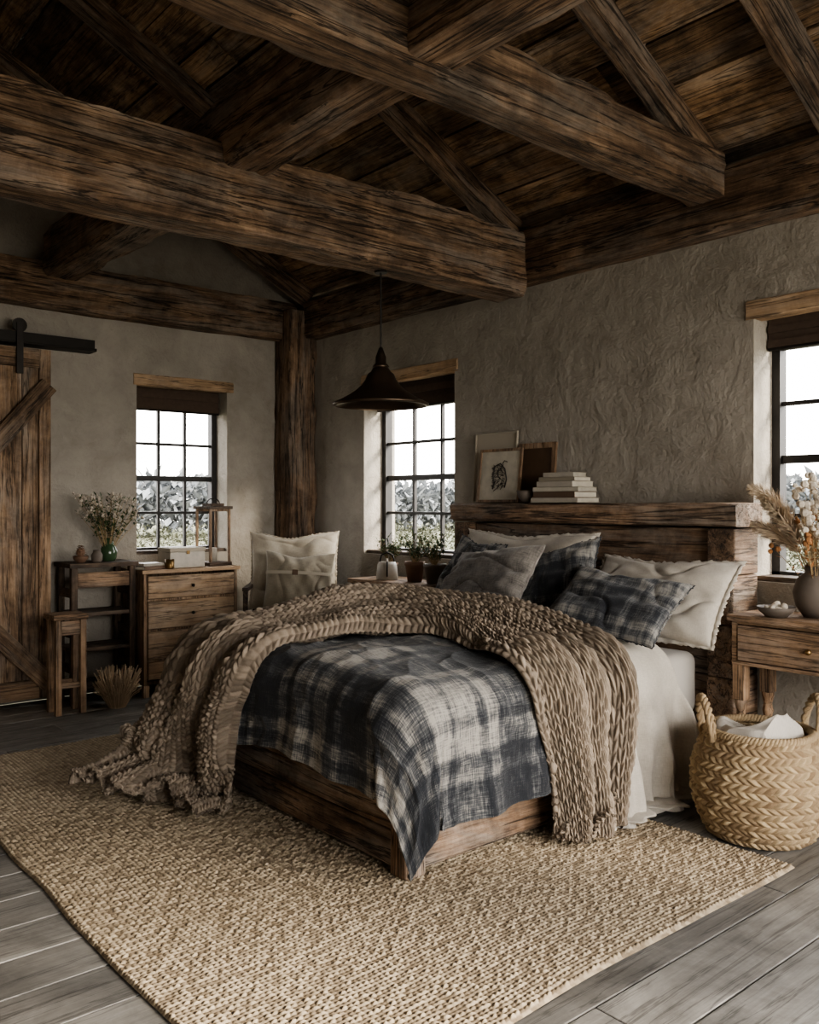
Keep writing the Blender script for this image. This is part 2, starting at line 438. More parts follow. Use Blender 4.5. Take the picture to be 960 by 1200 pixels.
# sliding barn door and rail
d=empty('door_1','weathered plank barn door with diagonal braces','door',(1.75,7.28,0)); d["kind"]='structure'
mb=MB(); x=1.12
while x<2.32:
    mb.b2(x,min(x+.195,2.33),7.27,7.31,.05,2.83); x+=.2
mk('plank_panel',mb,W('barn','z'),d,world=True,bevel=.004)
for a_,b_ in((1.12,1.24),(2.24,2.33)):
    mb=MB(); mb.b2(a_,b_,7.24,7.27,.05,2.83); mk('door_stile',mb,W('barn','z'),d,world=True,bevel=.004)
for a_,b_ in((.05,.2),(2.68,2.83)):
    mb=MB(); mb.b2(1.24,2.24,7.24,7.27,a_,b_); mk('door_rail',mb,W('barn','x'),d,world=True,bevel=.004)
for (p,q) in (((1.27,1.28),(2.31,2.55)),((1.27,1.28),(2.31,.16))):
    a=math.atan2(q[1]-p[1],q[0]-p[0]); L=math.hypot(q[1]-p[1],q[0]-p[0])
    mb=MB(); mb.box((0,0,0),(L,.035,.14))
    o=mk('door_brace',mb,W('barn','x'),d,loc=((p[0]+q[0])/2-1.75,7.222-7.28,(p[1]+q[1])/2),rot=(0,-a,0),bevel=.004)
mb=MB(); mb.b2(2.06,2.11,7.205,7.222,2.62,3.02); mk('hanger_strap',mb,M_metal,d,world=True,bevel=.002)
mb=MB(); R=Matrix.Rotation(PI/2,3,'X')
vs=MB(); vs.lathe([(.001,-.012),(.055,-.012),(.055,.012),(.001,.012)],20)
mb.add([(R@Vector(v))+Vector((2.085,7.225,3.0)) for v in vs.v],vs.f)
mk('hanger_wheel',mb,M_metal,d,world=True,bevel=.002)
r=empty('sliding_door_rail','black iron barn door rail on plaster wall','rail',(1.9,7.3,2.86))
mb=MB(); mb.b2(1.0,2.68,7.225,7.245,2.87,2.95); mb.b2(1.0,2.70,7.235,7.40,2.86,2.885)
for x in(1.1,1.6,2.3,2.62): mb.b2(x,x+.04,7.24,7.4,2.88,2.93)
mk('rail_bar',mb,M_metal,r,world=True,bevel=.003)

# ---------------------------------------------------------------- rug
nx,ny=720,1120
X=np.linspace(1.17,3.76,nx)[:,None]*np.ones((1,ny)); Y=np.ones((nx,1))*np.linspace(1.86,5.9,ny)[None,:]
w=.0185;p=.023
row=np.floor(Y/w); fy=Y/w-row
ph=X/p+.5*(row%2)+ .55*fy*np.where(row%2==0,1,-1)+.18*sn(X,Y,4,9,2)
st=np.floor(ph); h=(np.sin(PI*fy)**.6)*(.35+.65*np.abs(np.sin(PI*ph))**.7)
rr=np.abs(np.sin(st*12.9898+row*78.233)*43758.5453)%1
h=h*(.65+.7*rr)
ed=np.minimum(np.minimum(X-1.17,3.76-X),np.minimum(Y-1.86,5.9-Y)); 
Z=.004+h*.009*np.clip(ed/.01,0,1)+.006*np.clip(ed/.01,0,1)+.003*(sn(X,Y,9,2.5,2))*np.clip(ed/.1,0,1)
Xw=X+.010*sn(X*0,Y,3,5,2); Yw=Y+.012*sn(X,Y*0,5,4,2)
P=np.stack([Xw-2.465,Yw-3.88,Z],-1)
gridobj('rug',P,np.stack([X,Y],-1),M_jute,loc=(2.465,3.88,0),rnd=rr,label='large natural jute braided rug under the wooden bed',cat='rug')

# ---------------------------------------------------------------- bed
BED=empty('bed','rustic reclaimed wood platform bed with thick plank headboard','bed',(3.45,3.63,.022))
x0,x1,y0,y1=2.34,4.52,2.80,4.45
for (ya_,yb_) in((y0+.01,y0+.05),(y1-.05,y1-.01)):
    mb=MB(); mb.b2(x0+.09,x1,ya_,yb_,.05,.20); mb.b2(x0+.09,x1,ya_,yb_,.206,.38); mk('side_rail',mb,W('bed','x'),BED,world=True,bevel=.008)
mb=MB(); mb.b2(x0+.01,x0+.05,y0+.09,y1-.09,.05,.20); mb.b2(x0+.01,x0+.05,y0+.09,y1-.09,.206,.38); mk('foot_board',mb,W('bed','y'),BED,world=True,bevel=.008)
for yy in(y0,y1-.11):
    mb=MB(); mb.b2(x0,x0+.11,yy,yy+.11,.022,.39); mk('leg',mb,W('bed','z'),BED,world=True,bevel=.01)
mb=MB()
zs=[.025,.32,.62,.92,1.2,1.465]
for i in range(5): mb.b2(4.56+random.uniform(0,.012),4.62,2.735,4.66,zs[i],zs[i+1]-.006)
hb=mk('headboard',mb,W('bed','y'),BED,world=True,bevel=.008)
for yy in(2.56,4.66):
    mb=MB()
    for i in range(5): mb.b2(4.51+random.uniform(0,.01),4.78,yy+random.uniform(0,.01),yy+.17,zs[i] if i else .022,zs[i+1]-.005)
    mk('headboard_post',mb,W('bed','x'),BED,world=True,bevel=.01)
sh=beam('headboard_shelf',(4.64,2.54,1.535),(4.64,4.86,1.535),.29,.13,'bed',.006)
mw=sh.matrix_world.copy(); sh.parent=BED
sh.matrix_parent_inverse=Matrix.Identity(4); sh.matrix_basis=Matrix.Translation(-Vector(BED.location))@mw
del sh["kind"]
def roundbox(name,x0,x1,y0,y1,z0,z1,mat,parent,r=.06,**k):
    mb=MB(); mb.b2(x0,x1,y0,y1,z0,z1); o=mk(name,mb,mat,parent,world=True,**k)
    b=o.modifiers.new('b','BEVEL'); b.width=r; b.segments=5
    o.data.polygons.foreach_set('use_smooth',[True]*6); return o
roundbox('mattress',x0+.06,4.55,y0+.0,y1-.0,.385,.745,M_sheet,BED,.06,label='mattress in cream fitted sheet')

def zt(x,y):
    u=(y-3.63)/.9; v=(x-3.3)/1.1
    return .80+.045*(1-u**2)-.02*(v<0)*v**2+.012*sn(x,y,11,5,3)
def drape(X,Y,lift,R=.17,xe=2.27,ye=2.72,yfe=4.53,flare=.05,fold=.02,ff=16,floor=.02,seed=1):
    xs=xe+R; ys=ye+R; yf=yfe-R
    dx=np.clip(xs-X,0,None); dn=np.clip(ys-Y,0,None); df=np.clip(Y-yf,0,None)
    vx=-dx; vy=-dn+df; L=np.hypot(vx,vy)+1e-9; ux,uy=vx/L,vy/L; ux=np.where(L<1e-6,0,ux); uy=np.where(L<1e-6,0,uy)
    e=np.clip(L-R*PI/2,0,None); a=np.clip(L/R,0,PI/2)
    bx=np.maximum(X,xs); by=np.clip(Y,ys,yf)
    out=R*np.sin(a)+flare*e; drop=R*(1-np.cos(a))+e*np.sqrt(1-np.minimum(flare,.9)**2)
    per=Y*np.abs(ux)+X*np.abs(uy)+.35*np.arctan2(uy,ux)
    out=out+fold*np.clip(e/.35,0,1)*(np.sin(per*ff+2*sn(X,Y,seed,2.2,2))+.5*np.sin(per*ff*2.3+1))
    z=zt(bx,by)-drop
    fl=floor+np.zeros_like(z)
    under=np.clip(fl-z,0,None); out=out+under; z=np.maximum(z,fl+.0)
    up=np.cos(a); up=np.where(under>0,1,up); sd=np.where(under>0,0,np.sin(a))
    return np.stack([bx+ux*(out+sd*lift),by+uy*(out+sd*lift),z+up*lift],-1)

nx,ny=360,400
s=np.linspace(0,1,nx)[:,None]; t=np.linspace(0,1,ny)[None,:]
X=1.90+(3.75-1.90)*s+0*t; Y=2.24+(4.85-2.24)*t+0*s
Xe=X+.03*sn(Y,X*0,91,4,2)*np.clip(1-s*4,0,1)
P=drape(Xe,Y,.035,fold=.026,ff=9,seed=2)
N=normals(P); N*=np.sign(N[150,160,2]); 
rd=np.clip(1-np.abs(sn(X+.4*Y,Y-.3*X,23,4.5,2))*2.2,0,1)
wr=.018*sn(X,Y,21,5,3)+.014*rd**2+.007*np.clip(1-np.abs(sn(X,Y,25,11,2))*2.4,0,1)+.002*sn(X,Y,29,60,2)
P=P+N*wr[...,None]; P[...,2]=np.maximum(P[...,2],.03)
c0=np.array([2.9,3.6,.4]); 
gridobj('duvet',P-c0,np.stack([X+.25,Y+.1],-1),M_plaid,loc=c0,solid=.02,label='charcoal and cream plaid wool duvet draped over bed foot',cat='blanket')
s=np.linspace(0,1,340)[:,None]; t=np.linspace(0,1,380)[None,:]
Y=1.90+(4.8-1.90)*t+0*s
X=3.35+(4.00+.42*np.clip((2.95-Y),0,1)-3.35)*s
P=drape(X,Y,.055,fold=.045,ff=21,seed=5,flare=.12)
N=normals(P); N*=np.sign(N[150,160,2])
hang=np.clip((2.95-Y)/.3,0,1)
wr=.014*sn(X,Y,31,8,3)+.016*sn(X*3,Y*.8,33,5,2)*(1+1.2*hang)+.02*np.exp(-((s-1)/.05)**2)
P=P+N*wr[...,None]; P[...,2]=np.maximum(P[...,2],.032)
c0=np.array([3.7,3.4,.4])
gridobj('linen_blanket',P-c0,np.stack([X,Y],-1),M_white,loc=c0,solid=.008,label='cream linen blanket hanging down the bed side',cat='blanket')

def catmull(pts,n):
    pts=np.array(pts,float)
    m=len(pts); tt=np.linspace(0,m-1,n); i=np.clip(tt.astype(int),0,m-2); f=(tt-i)[:,None]
    g=lambda k: pts[np.clip(k,0,m-1)]
    a,b,c,e=g(i-1),g(i),g(i+1),g(i+2)
    return .5*((2*b)+(-a+c)*f+(2*a-5*b+4*c-e)*f**2+(-a+3*b-3*c+e)*f**3)
inner=[(1.44,3.96),(1.74,3.92),(2.1,3.88),(2.55,3.78),(2.95,3.52),(3.02,3.1),(3.0,2.7),(3.12,1.94)]
outer=[(1.16,4.78),(1.60,4.95),(2.15,5.05),(2.85,4.75),(3.52,4.62),(3.76,3.75),(3.72,2.95),(3.50,1.90)]
ns,nt=1340,390
A=catmull(inner,ns)[:,None,:]; B=catmull(outer,ns)[:,None,:]
t=np.linspace(0,1,nt)[None,:,None]; s=np.linspace(0,1,ns)[:,None]
XY=A*(1-t)+B*t; X=XY[...,0];Y=XY[...,1]; t=t[...,0]
X=X+.035*sn(s*6,t*2,41,3,2); Y=Y+.035*sn(s*6,t*2,43,3,2)
Ls=4.0*s; Wt=1.05*t
flare=.07+.25*np.clip(1-s/.36,0,1)*(.4+.6*t)
ridge=np.abs(np.sin(PI*(t*3.2+1.1*sn(Ls,Wt,45,1.5,2))))
mid=np.clip(np.sin(PI*np.clip((s-.02)/.85,0,1)),0,1)
lift=.09+.095*(ridge-.5)+.15*mid*np.clip(t*1.3-.3,0,1)+.05*sn(Ls,Wt,47,3.5,2)
edge=np.minimum(t,1-t); lift=lift*np.clip(.45+edge/.06,0,1)+.014
P=drape(X,Y,lift,flare=flare,fold=.04,ff=10,seed=7,floor=.045)
bul=np.exp(-((s-.20)/.13)**2)*t**1.2*np.clip(P[...,2]/.3,0,1)
P[...,0]-=.27*bul; P[...,1]+=.05*bul; P[...,2]+=.06*bul*t
N=normals(P); N*=np.sign(N[670,195,2])
cw=.041; pp=.034
cx=Wt/cw+.4*sn(Ls,Wt,53,2,2); ci=np.floor(cx); f=cx-ci; g=np.abs(f-.5)*2
ph=Ls/pp+g*.6+ci*.37+.4*sn(Ls,Wt,49,8,1)
half=np.floor(f*2); ff=(f*2)%1
kn=(np.sin(PI*ff)**.6)*(.15+.85*np.abs(np.cos(PI*ph))**.8)
rr=np.abs(np.sin(np.floor(ph+.5)*12.9+ci*78.2+half*31.1)*4375.5)%1
P=P+N*((kn*.018*(.6+.8*rr)))[...,None]; P[...,2]=np.maximum(P[...,2],.045+kn*.012)
c0=np.array([2.9,3.8,.4])
gridobj('knit_throw',P-c0,np.stack([Ls+0*Wt,Wt+0*Ls],-1),M_knit,loc=c0,rnd=rr,solid=.012,label='chunky taupe knitted throw bunched across the bed',cat='blanket')

# ---------------------------------------------------------------- pillows
def pillow(name,c,W_,H_,w,h,th,mat,label,seed=0,flange=.0,group=None,cat='pillow',pn=2.2):
    n=110; u=np.linspace(-1,1,n)[:,None]+np.zeros((1,n)); v=np.linspace(-1,1,n)[None,:]+np.zeros((n,1))
    prof=(1-np.abs(u)**pn)*(1-np.abs(v)**pn); prof=np.clip(prof,0,1)**.42
    sx=w/2*(u-.07*np.sign(u)*np.abs(u)**3*(1-np.abs(v)**2)); sy=h/2*(v-.07*np.sign(v)*np.abs(v)**3*(1-np.abs(u)**2))
    rad=np.hypot(u,v)
    cre=np.clip(1-np.abs(sn(u,v,seed+90,2.6,2))*2.4,0,1)**2
    wr=.035*sn(u*1.0,v*1.0,seed+60,3.2,3)*prof+.012*np.sin(np.arctan2(v,u)*14+seed)*np.clip(rad-.5,0,1)*prof-.022*cre*prof
    sag=.07*h*np.exp(-((u-.1)**2*5))*np.clip(v,0,1)**2
    T_=[]
    for sg in(1,-1):
        T_.append(np.stack([sx,sy-sag,sg*(th/2*prof)+wr*(1 if sg>0 else -1)*1.0],-1))
    W_=Vector(W_).normalized(); H_=Vector(H_); H_=(H_-W_*H_.dot(W_)).normalized(); N_=W_.cross(H_)
    UV=np.stack([sx,sy],-1)
    Pall=np.concatenate([T_[0],T_[1][::-1]],0); UVa=np.concatenate([UV,UV[::-1]+1.3],0)
    M=Matrix((W_,H_,N_)).transposed().to_4x4(); M.translation=Vector(c)
    e=empty(name,label,cat,c,0,group); e.matrix_world=M
    o=gridobj('cushion_cover' if cat=='cushion' else 'pillow_case',Pall,UVa,mat,e)
    if flange:
        k=200; a=np.linspace(0,1,k,endpoint=False)
        per=[]
        for q in a:
            q4=q*4; i=int(q4); f=(q4-i)*2-1
            per.append([(f,-1),(1,f),(-f,1),(-1,-f)][i])
        per=np.array(per); U,V=per[:,0],per[:,1]
        bx=w/2*(U-.07*np.sign(U)*np.abs(U)**3*(1-V**2)); by=h/2*(V-.07*np.sign(V)*np.abs(V)**3*(1-U**2))
        sg_=.07*h*np.exp(-((U-.1)**2*5))*np.clip(V,0,1)**2
        base=np.stack([bx*.985,(by-sg_)*.985,0*bx],-1)
        ln=np.hypot(bx,by)[:,None]; dirv=np.stack([bx,by],-1)/ln
        outr=base.copy(); outr[:,:2]+=dirv*flange; outr[:,2]+=.008*np.sin(np.arange(k)*1.3)
        outr[:,:2]+=dirv*.006*np.sin(np.arange(k)*2.9)[:,None]
        gridobj('flange',np.stack([base,outr],1),np.stack([base[:,:2],outr[:,:2]],1),mat,e,closed_u=True,solid=.006)
    return e
def lean(a,tw=0): return Vector((math.sin(a),tw,math.cos(a)))
pillow('pillow',(4.38,4.05,1.12),(0,1,0),lean(.34,.04),1.14,.60,.16,M_white,'large cream linen pillow leaning on wooden headboard',1,.035)
pillow('pillow',(4.32,2.95,1.06),(.03,1,0),lean(.60,-.05),.92,.52,.18,M_white,'cream linen pillow with flanged edge beside plaid cushion',2,.035)
pillow('cushion',(4.15,4.30,1.15),(.1,1,.12),lean(.50,.15),.48,.46,.13,M_plaidc,'dark plaid cushion tucked behind gray boucle cushion',3,.012,cat='cushion')
pillow('cushion',(4.14,3.54,1.14),(-.12,1,-.20),lean(.50,-.1),.60,.46,.15,M_plaidc,'charcoal plaid cushion leaning against linen pillow',4,.012,cat='cushion')
pillow('cushion',(3.90,3.88,1.13),(.08,1,-.10),lean(.65,-.05),.80,.46,.18,M_gray,'gray textured boucle cushion in front of plaid cushions',5,.0,cat='cushion')
pillow('cushion',(3.96,2.96,1.05),(-.08,1,.10),lean(.90,.12),.72,.48,.16,M_plaidc,'blue-gray plaid cushion lying against cream pillow',6,.012,cat='cushion')

# ---------------------------------------------------------------- pendant lamp
L=empty('pendant_lamp','aged dark metal industrial pendant lamp hanging from beam','lamp',(3.45,4.38,2.22))
mb=MB(); mb.lathe([(.285,.0),(.305,.002),(.306,.014),(.292,.022),(.25,.042),(.20,.070),(.16,.098),(.125,.13),(.10,.165),(.086,.20),(.066,.215),(.05,.24),(.04,.245),(.04,.235),(.075,.195),(.09,.16),(.115,.125),(.15,.092),(.195,.063),(.285,.012),(.285,0)],64)
mk('lamp_shade',mb,M_lamp,L,smooth=True)
mb=MB(); mb.lathe([(.001,.24),(.045,.24),(.054,.25),(.045,.262),(.034,.27),(.034,.31),(.026,.33),(.012,.37),(.001,.37)],28); mk('lamp_neck',mb,M_lamp,L,smooth=True)
mb=MB(); mb.tube([(0,0,.36),(0,0,.86)],.006); mk('lamp_rod',mb,M_metal,L)
mb=MB(); mb.lathe([(.001,.845),(.04,.845),(.04,.86),(.001,.86)],20); mk('ceiling_canopy',mb,M_metal,L)
mb=MB(); mb.ball((0,0,.07),.035,16,10); mk('bulb',mb,M_cerw,L,smooth=True)
mb=MB(); mb.tube([(0,0,.1),(0,0,.2)],.02); mk('bulb_socket',mb,M_brass,L,smooth=True)

# ---------------------------------------------------------------- nightstands
def leg_prof(h): 
    return [(.001,0),(.016,0),(.018,.04*h),(.024,.25*h),(.028,.45*h),(.022,.55*h),(.03,.60*h),(.022,.65*h),(.034,.72*h),(.034,.74*h)]
def nightstand(loc,wid,dep,H,nd,label):
    e=empty('nightstand',label,'table',loc)
    mb=MB(); n=3
    for i in range(n): mb.b2(-dep/2-.02+i*(dep+.03)/n,-dep/2-.02+(i+1)*(dep+.03)/n-.002,-wid/2-.02,wid/2+.02,H-.035,H)
    mk('table_top',mb,W('night','y'),e,bevel=.004)
    z0=H-.25
    mb=MB(); t=.03
    mb.b2(-dep/2,dep/2,-wid/2,-wid/2+t,z0,H-.035); mb.b2(-dep/2,dep/2,wid/2-t,wid/2,z0,H-.035)
    mb.b2(dep/2-t,dep/2,-wid/2+t,wid/2-t,z0,H-.035); mb.b2(-dep/2,dep/2,-wid/2,wid/2,z0-.02,z0)
    mb.b2(-dep/2,-dep/2+t,-wid/2+t,wid/2-t,H-.05,H-.035)
    mk('body',mb,W('night','y'),e,bevel=.003)
    dw=(wid-2*t)/nd
    for i in range(nd):
        ya=-wid/2+t+i*dw
        mb=MB(); mb.b2(-dep/2-.008,-dep/2+.02,ya+.006,ya+dw-.006,z0+.006,H-.056); mb.b2(-dep/2+.02,dep/2-.05,ya+.02,ya+dw-.02,z0+.01,z0+.1)
        dr=mk('drawer',mb,W('night','y'),e,bevel=.005)
        mb=MB(); mb.ball((-dep/2-.026,ya+dw/2,(z0+H-.05)/2),.016,12,8); mb.box((-dep/2-.012,ya+dw/2,(z0+H-.05)/2),(.012,.012,.012)); mk('knob',mb,M_brass,dr,smooth=True)
    for a in(-1,1):
        for b in(-1,1):
            mb=MB(); hh=z0-.02; cx,cy=a*(dep/2-.035),b*(wid/2-.035)
            mb.lathe(leg_prof(hh),16,(cx,cy,0)); mb.b2(cx-.033,cx+.033,cy-.033,cy+.033,.74*hh,hh)
            mk('leg',mb,W('night','z'),e,bevel=.003)
    mb=MB(); mb.b2(-dep/2+.03,dep/2-.03,-wid/2+.03,wid/2-.03,.2,.225); mk('shelf',mb,W('night','y'),e,bevel=.003)
    return e
nightstand((4.58,2.08,0),.86,.36,1.0,1,'warm brown wooden nightstand with drawer beside bed')
nightstand((4.53,5.42,0),.94,.42,.98,2,'small brown wooden nightstand under window holding plants')

# ---------------------------------------------------------------- basket
e=empty('basket','woven seagrass basket with two loop handles on floor','basket',(4.04,2.16,0))
nth,nz=640,190
th=np.linspace(0,2*PI,nth,endpoint=False)[:,None]; zz=np.linspace(0,1,nz)[None,:]
H=.50; z=zz*H
rad=.205+.105*np.sin(PI*np.clip(zz*.86+.06,0,1))**.8+0*th
row=np.floor(z/.031); fz=z/.031-row
k=46
ph=th*k/(2*PI)*1.0+.9*fz*np.where(row%2==0,1,-1)+.25*(row%2)
hh=np.abs(np.sin(PI*ph))**.7*np.sin(PI*fz)**.5
rr=np.abs(np.sin(np.floor(ph)*12.9+row*78.2)*43758.5)%1
R_=rad+.014*hh*(.6+.8*rr)
P=np.stack([R_*np.cos(th),R_*np.sin(th),z+.004+0*th],-1)
gridobj('basket_body',P,np.stack([th*.25+0*z,z+0*th],-1),M_wick,e,closed_u=True,rnd=rr,solid=.012)
mb=MB(); mb.lathe([(.001,.005),(.2,.005),(.205,.015)],40); mk('basket_bottom',mb,M_wick,e)
mb=MB(); rt=float(rad[0,-1])
for q in(0,1,2):
    mb.tube([((rt+.012*math.cos(a*30+q*2.09))*math.cos(a),(rt+.012*math.cos(a*30+q*2.09))*math.sin(a),.50+.012*math.sin(a*30+q*2.09)) for a in [2*PI*i/300 for i in range(300)]],.010,6,closed=True)
mk('rim',mb,M_wick,e,smooth=True)
right=Vector((.765,-.644,0))
for sg in(-1,1):
    mb=MB(); fw=Vector((.644,.765,0))
    for q in(0,1,2):
        pts=[];M_=90
        for i in range(M_+1):
            a=PI*i/M_; base=right*sg*(rt+.01+.03*math.sin(a))+fw*(.085*math.cos(a))+Vector((0,0,.46+.20*math.sin(a)**.8 if a<PI-.001 and a>.001 else .46))
            tw=a*9+q*2.09
            pts.append(base+right*.011*math.cos(tw)+Vector((0,0,1))*.011*math.sin(tw))
        mb.tube(pts,.011,6)
    mk('handle',mb,M_wick,e,smooth=True)
n=180; u=np.linspace(-1,1,n)[:,None]+np.zeros((1,n)); v=np.linspace(-1,1,n)[None,:]+np.zeros((n,1))
a_=np.sqrt(1-v**2/2)*u; b_=np.sqrt(1-u**2/2)*v; rad2=np.hypot(a_,b_)
fade=(1-rad2**6)
Z=.485+.075*(1-rad2**2)+.11*(1-np.abs(sn(a_,b_,83,2.2,1))**.8)*fade+.05*(1-np.abs(sn(a_*1.4+.3*b_,b_,87,4.5,1))**.7)*fade-.05
P=np.stack([a_*.215+.02*sn(a_,b_,88,5,2)*fade,b_*.215+.02*sn(a_,b_,89,5,2)*fade,Z],-1)
gridobj('folded_linen',P,np.stack([a_*.3,b_*.3],-1),M_sheet,loc=(4.04,2.16,0),label='crumpled white linen cloth stuffed inside woven basket',cat='cloth',solid=.01)

# ---------------------------------------------------------------- shelf & chest by gable wall
e=empty('shelf_unit','dark weathered open wooden shelf unit against wall','shelf',(2.66,7.14,0))
for x in(2.40,2.87):
    for y in(6.97,7.27):
        mb=MB(); mb.b2(x,x+.05,y,y+.05,0,1.09); mk('post',mb,W('dark','z'),e,world=True,bevel=.005)
for z in(.12,.42,.70):
    mb=MB(); mb.b2(2.41,2.91,6.98,7.14,z,z+.03); mb.b2(2.41,2.91,7.145,7.31,z,z+.03); mk('shelf_board',mb,W('dark','x'),e,world=True,bevel=.003)
mb=MB(); mb.b2(2.38,2.94,6.95,7.13,1.09,1.125); mb.b2(2.38,2.94,7.135,7.33,1.09,1.125);mk('table_top',mb,W('dark','x'),e,world=True,bevel=.004)
mb=MB(); mb.b2(2.45,2.87,6.975,7.0,.93,1.05); mk('front_panel',mb,W('night','x'),e,world=True,bevel=.004)
for z in(.25,.53,.85):
    for x in(2.41,2.89): mb=MB(); mb.b2(x,x+.02,7.0,7.28,z,z+.07); mk('side_slat',mb,W('dark','y'),e,world=True,bevel=.003)

e=empty('chest_of_drawers','light brown pine chest of drawers beneath window','dresser',(3.38,7.1,0))
xa,xb,ya,yb=2.96,3.82,6.9,7.34
mb=MB(); mb.b2(xa,xa+.03,ya,yb,.1,1.02); mb.b2(xb-.03,xb,ya,yb,.1,1.02); mb.b2(xa+.03,xb-.03,yb-.02,yb,.1,1.02); mb.b2(xa+.03,xb-.03,ya+.02,yb-.02,.1,.13)
zs=[.13,.30,.55,.80,1.01]
for z in zs[1:4]: mb.b2(xa+.03,xb-.03,ya,ya+.03,z-.01,z+.01)
mk('body',mb,W('night','z'),e,world=True,bevel=.004)
mb=MB(); mb.b2(xa-.02,xb+.02,ya-.025,ya+.2,1.02,1.05); mb.b2(xa-.02,xb+.02,ya+.203,yb+.01,1.02,1.05); mk('table_top',mb,W('pine','x'),e,world=True,bevel=.004)
for i in range(4):
    mb=MB(); mb.b2(xa+.036,xb-.036,ya-.008,ya+.02,zs[i]+.013,zs[i+1]-.013); mb.b2(xa+.05,xb-.05,ya+.02,yb-.06,zs[i]+.02,zs[i+1]-.06)
    dr=mk('drawer',mb,W('pine','x'),e,world=True,bevel=.005)
    mb=MB(); mb.ball(((xa+xb)/2,ya-.024,(zs[i]+zs[i+1])/2),.014,12,8); mb.box(((xa+xb)/2,ya-.01,(zs[i]+zs[i+1])/2),(.012,.014,.012))
    kb=mk('knob',mb,M_metal,dr,smooth=True,loc=(-e.location[0],-e.location[1],0))
for x in(xa,xb-.05):
    for y in(ya,yb-.05):
        mb=MB(); mb.b2(x,x+.05,y,y+.05,0,.1); mk('leg',mb,W('pine','z'),e,world=True,bevel=.004)

e=empty('stool','small rustic wooden stool beside barn door','stool',(2.32,6.83,0))
mb=MB(); mb.b2(2.18,2.44,6.71,6.82,.72,.76); mb.b2(2.18,2.44,6.824,6.95,.72,.76); mk('seat',mb,W('night','x'),e,world=True,bevel=.006)
for x in(2.20,2.385):
    for y in(6.725,6.895):
        mb=MB(); mb.b2(x,x+.045,y,y+.045,0,.72); mk('leg',mb,W('night','z'),e,world=True,bevel=.004)
for q in((6.735,6.76,.2,.24),(6.905,6.93,.2,.24),(6.735,6.755,.60,.71)):
    mb=MB(); mb.b2(2.245,2.385,*q); mk('stretcher',mb,W('night','x'),e,world=True,bevel=.003)

def spray(mb,c,n,h,spread,stemr=.0025,head='ball',hs=.012,hm=1,bias=(0,0),leaves=3,lm=0,lw=.015,ll=.05,hmin=.6,ysc=1):
    c=Vector(c)
    for i in range(n):
        a=random.random()*2*PI; sp=spread*math.sqrt(random.random()); hh=h*random.uniform(hmin,1)
        tip=c+Vector((math.cos(a)*sp+bias[0],math.sin(a)*sp*ysc+bias[1],hh)); m1=c+(tip-c)*.5+Vector((0,0,hh*.08))
        pts=[c+Vector((random.uniform(-.01,.01),random.uniform(-.01,.01),0)),m1,tip]
        mb.tube(pts,[stemr,stemr*.8,stemr*.5],4,mi=0)
        for k in range(leaves):
            f=random.uniform(.35,1); p=pts[0].lerp(m1,f*2) if f<.5 else m1.lerp(tip,f*2-1)
            mb.leaf(p,(random.uniform(-1,1),random.uniform(-1,1),random.uniform(-.2,1)),(0,0,1),ll*random.uniform(.6,1.2),lw,mi=lm)
        if head=='ball':
            for k in range(4): mb.ball(tip+Vector([random.uniform(-1,1)*hs*1.6 for _ in range(3)]),hs*random.uniform(.5,1),6,4,mi=hm)
def jar(name,prof,mat,loc,label,cat='vase',n=32):
    mb=MB(); mb.lathe(prof,n); return mk(name,mb,mat,loc=loc,smooth=True,label=label,cat=cat)

jar('vase',[(.001,0),(.05,0),(.065,.03),(.07,.08),(.05,.13),(.035,.16),(.04,.19),(.033,.188),(.028,.16),(.06,.08),(.001,.02)],M_gglass,(2.76,7.14,1.126),'small green glass vase holding dried flowers')
mb=MB(); spray(mb,(0,0,.02),60,.52,.30,hs=.012,leaves=8,lm=2,hm=1,lw=.022,ysc=.55,bias=(0,-.04))
mk('dried_flowers',mb,[M_dry,M_dryw,M_leaf],loc=(2.76,7.14,1.14),label='airy dried wildflower bunch in green glass vase',cat='flowers',kind='stuff')
jar('small_bowl',[(.001,0),(.03,0),(.055,.03),(.06,.055),(.054,.053),(.03,.012),(.001,.01)],M_terra,(2.50,7.05,1.126),'small rust brown bowl on dark shelf unit','bowl')
mb=MB(); 
for i in range(26):
    a=i*2.4; mb.leaf((.03*math.cos(a)*(1-i/30),.03*math.sin(a)*(1-i/30),.05+i*.0028),(math.cos(a),math.sin(a),.5),(0,0,1),.03,.025)
mb.ball((0,0,.075),.035,10,8,1.1)
mk('pine_cone',mb,M_terra,loc=(2.50,7.05,1.135),label='brown pine cone resting in small bowl',cat='pine cone')
jar('stoneware_jar',[(.001,0),(.03,0),(.042,.02),(.045,.06),(.03,.085),(.03,.10),(.024,.10),(.024,.085),(.038,.06),(.001,.01)],M_ceram,(2.62,7.02,1.126),'small dark stoneware jar beside green vase','jar')
def book(loc,l,w,h,rz,mat,label,group=None):
    e=empty('book',label,'book',loc,rz,group)
    mb=MB(); mb.b2(-w/2,w/2,-l/2,l/2,0,.003); mb.b2(-w/2,w/2,-l/2,l/2,h-.003,h); mb.b2(-w/2,-w/2+.004,-l/2,l/2,.003,h-.003); mk('cover',mb,mat,e,bevel=.0015)
    mb=MB(); mb.b2(-w/2+.005,w/2-.006,-l/2+.005,l/2-.005,.0035,h-.0035); mk('pages',mb,M_paper,e)
book((3.05,7.0,1.051),.22,.16,.03,.3+PI/2,M_leather,'brown leather book lying on chest of drawers')
book((3.06,7.01,1.082),.19,.14,.022,.1+PI/2,M_cerw,'pale book lying on brown leather book')
e=empty('wooden_box','pale wooden box with lid on chest of drawers','box',(3.38,7.08,1.051),.1)
mb=MB(); mb.b2(-.17,.17,-.10,.10,0,.135); mk('body',mb,M_cerw,e,bevel=.004)
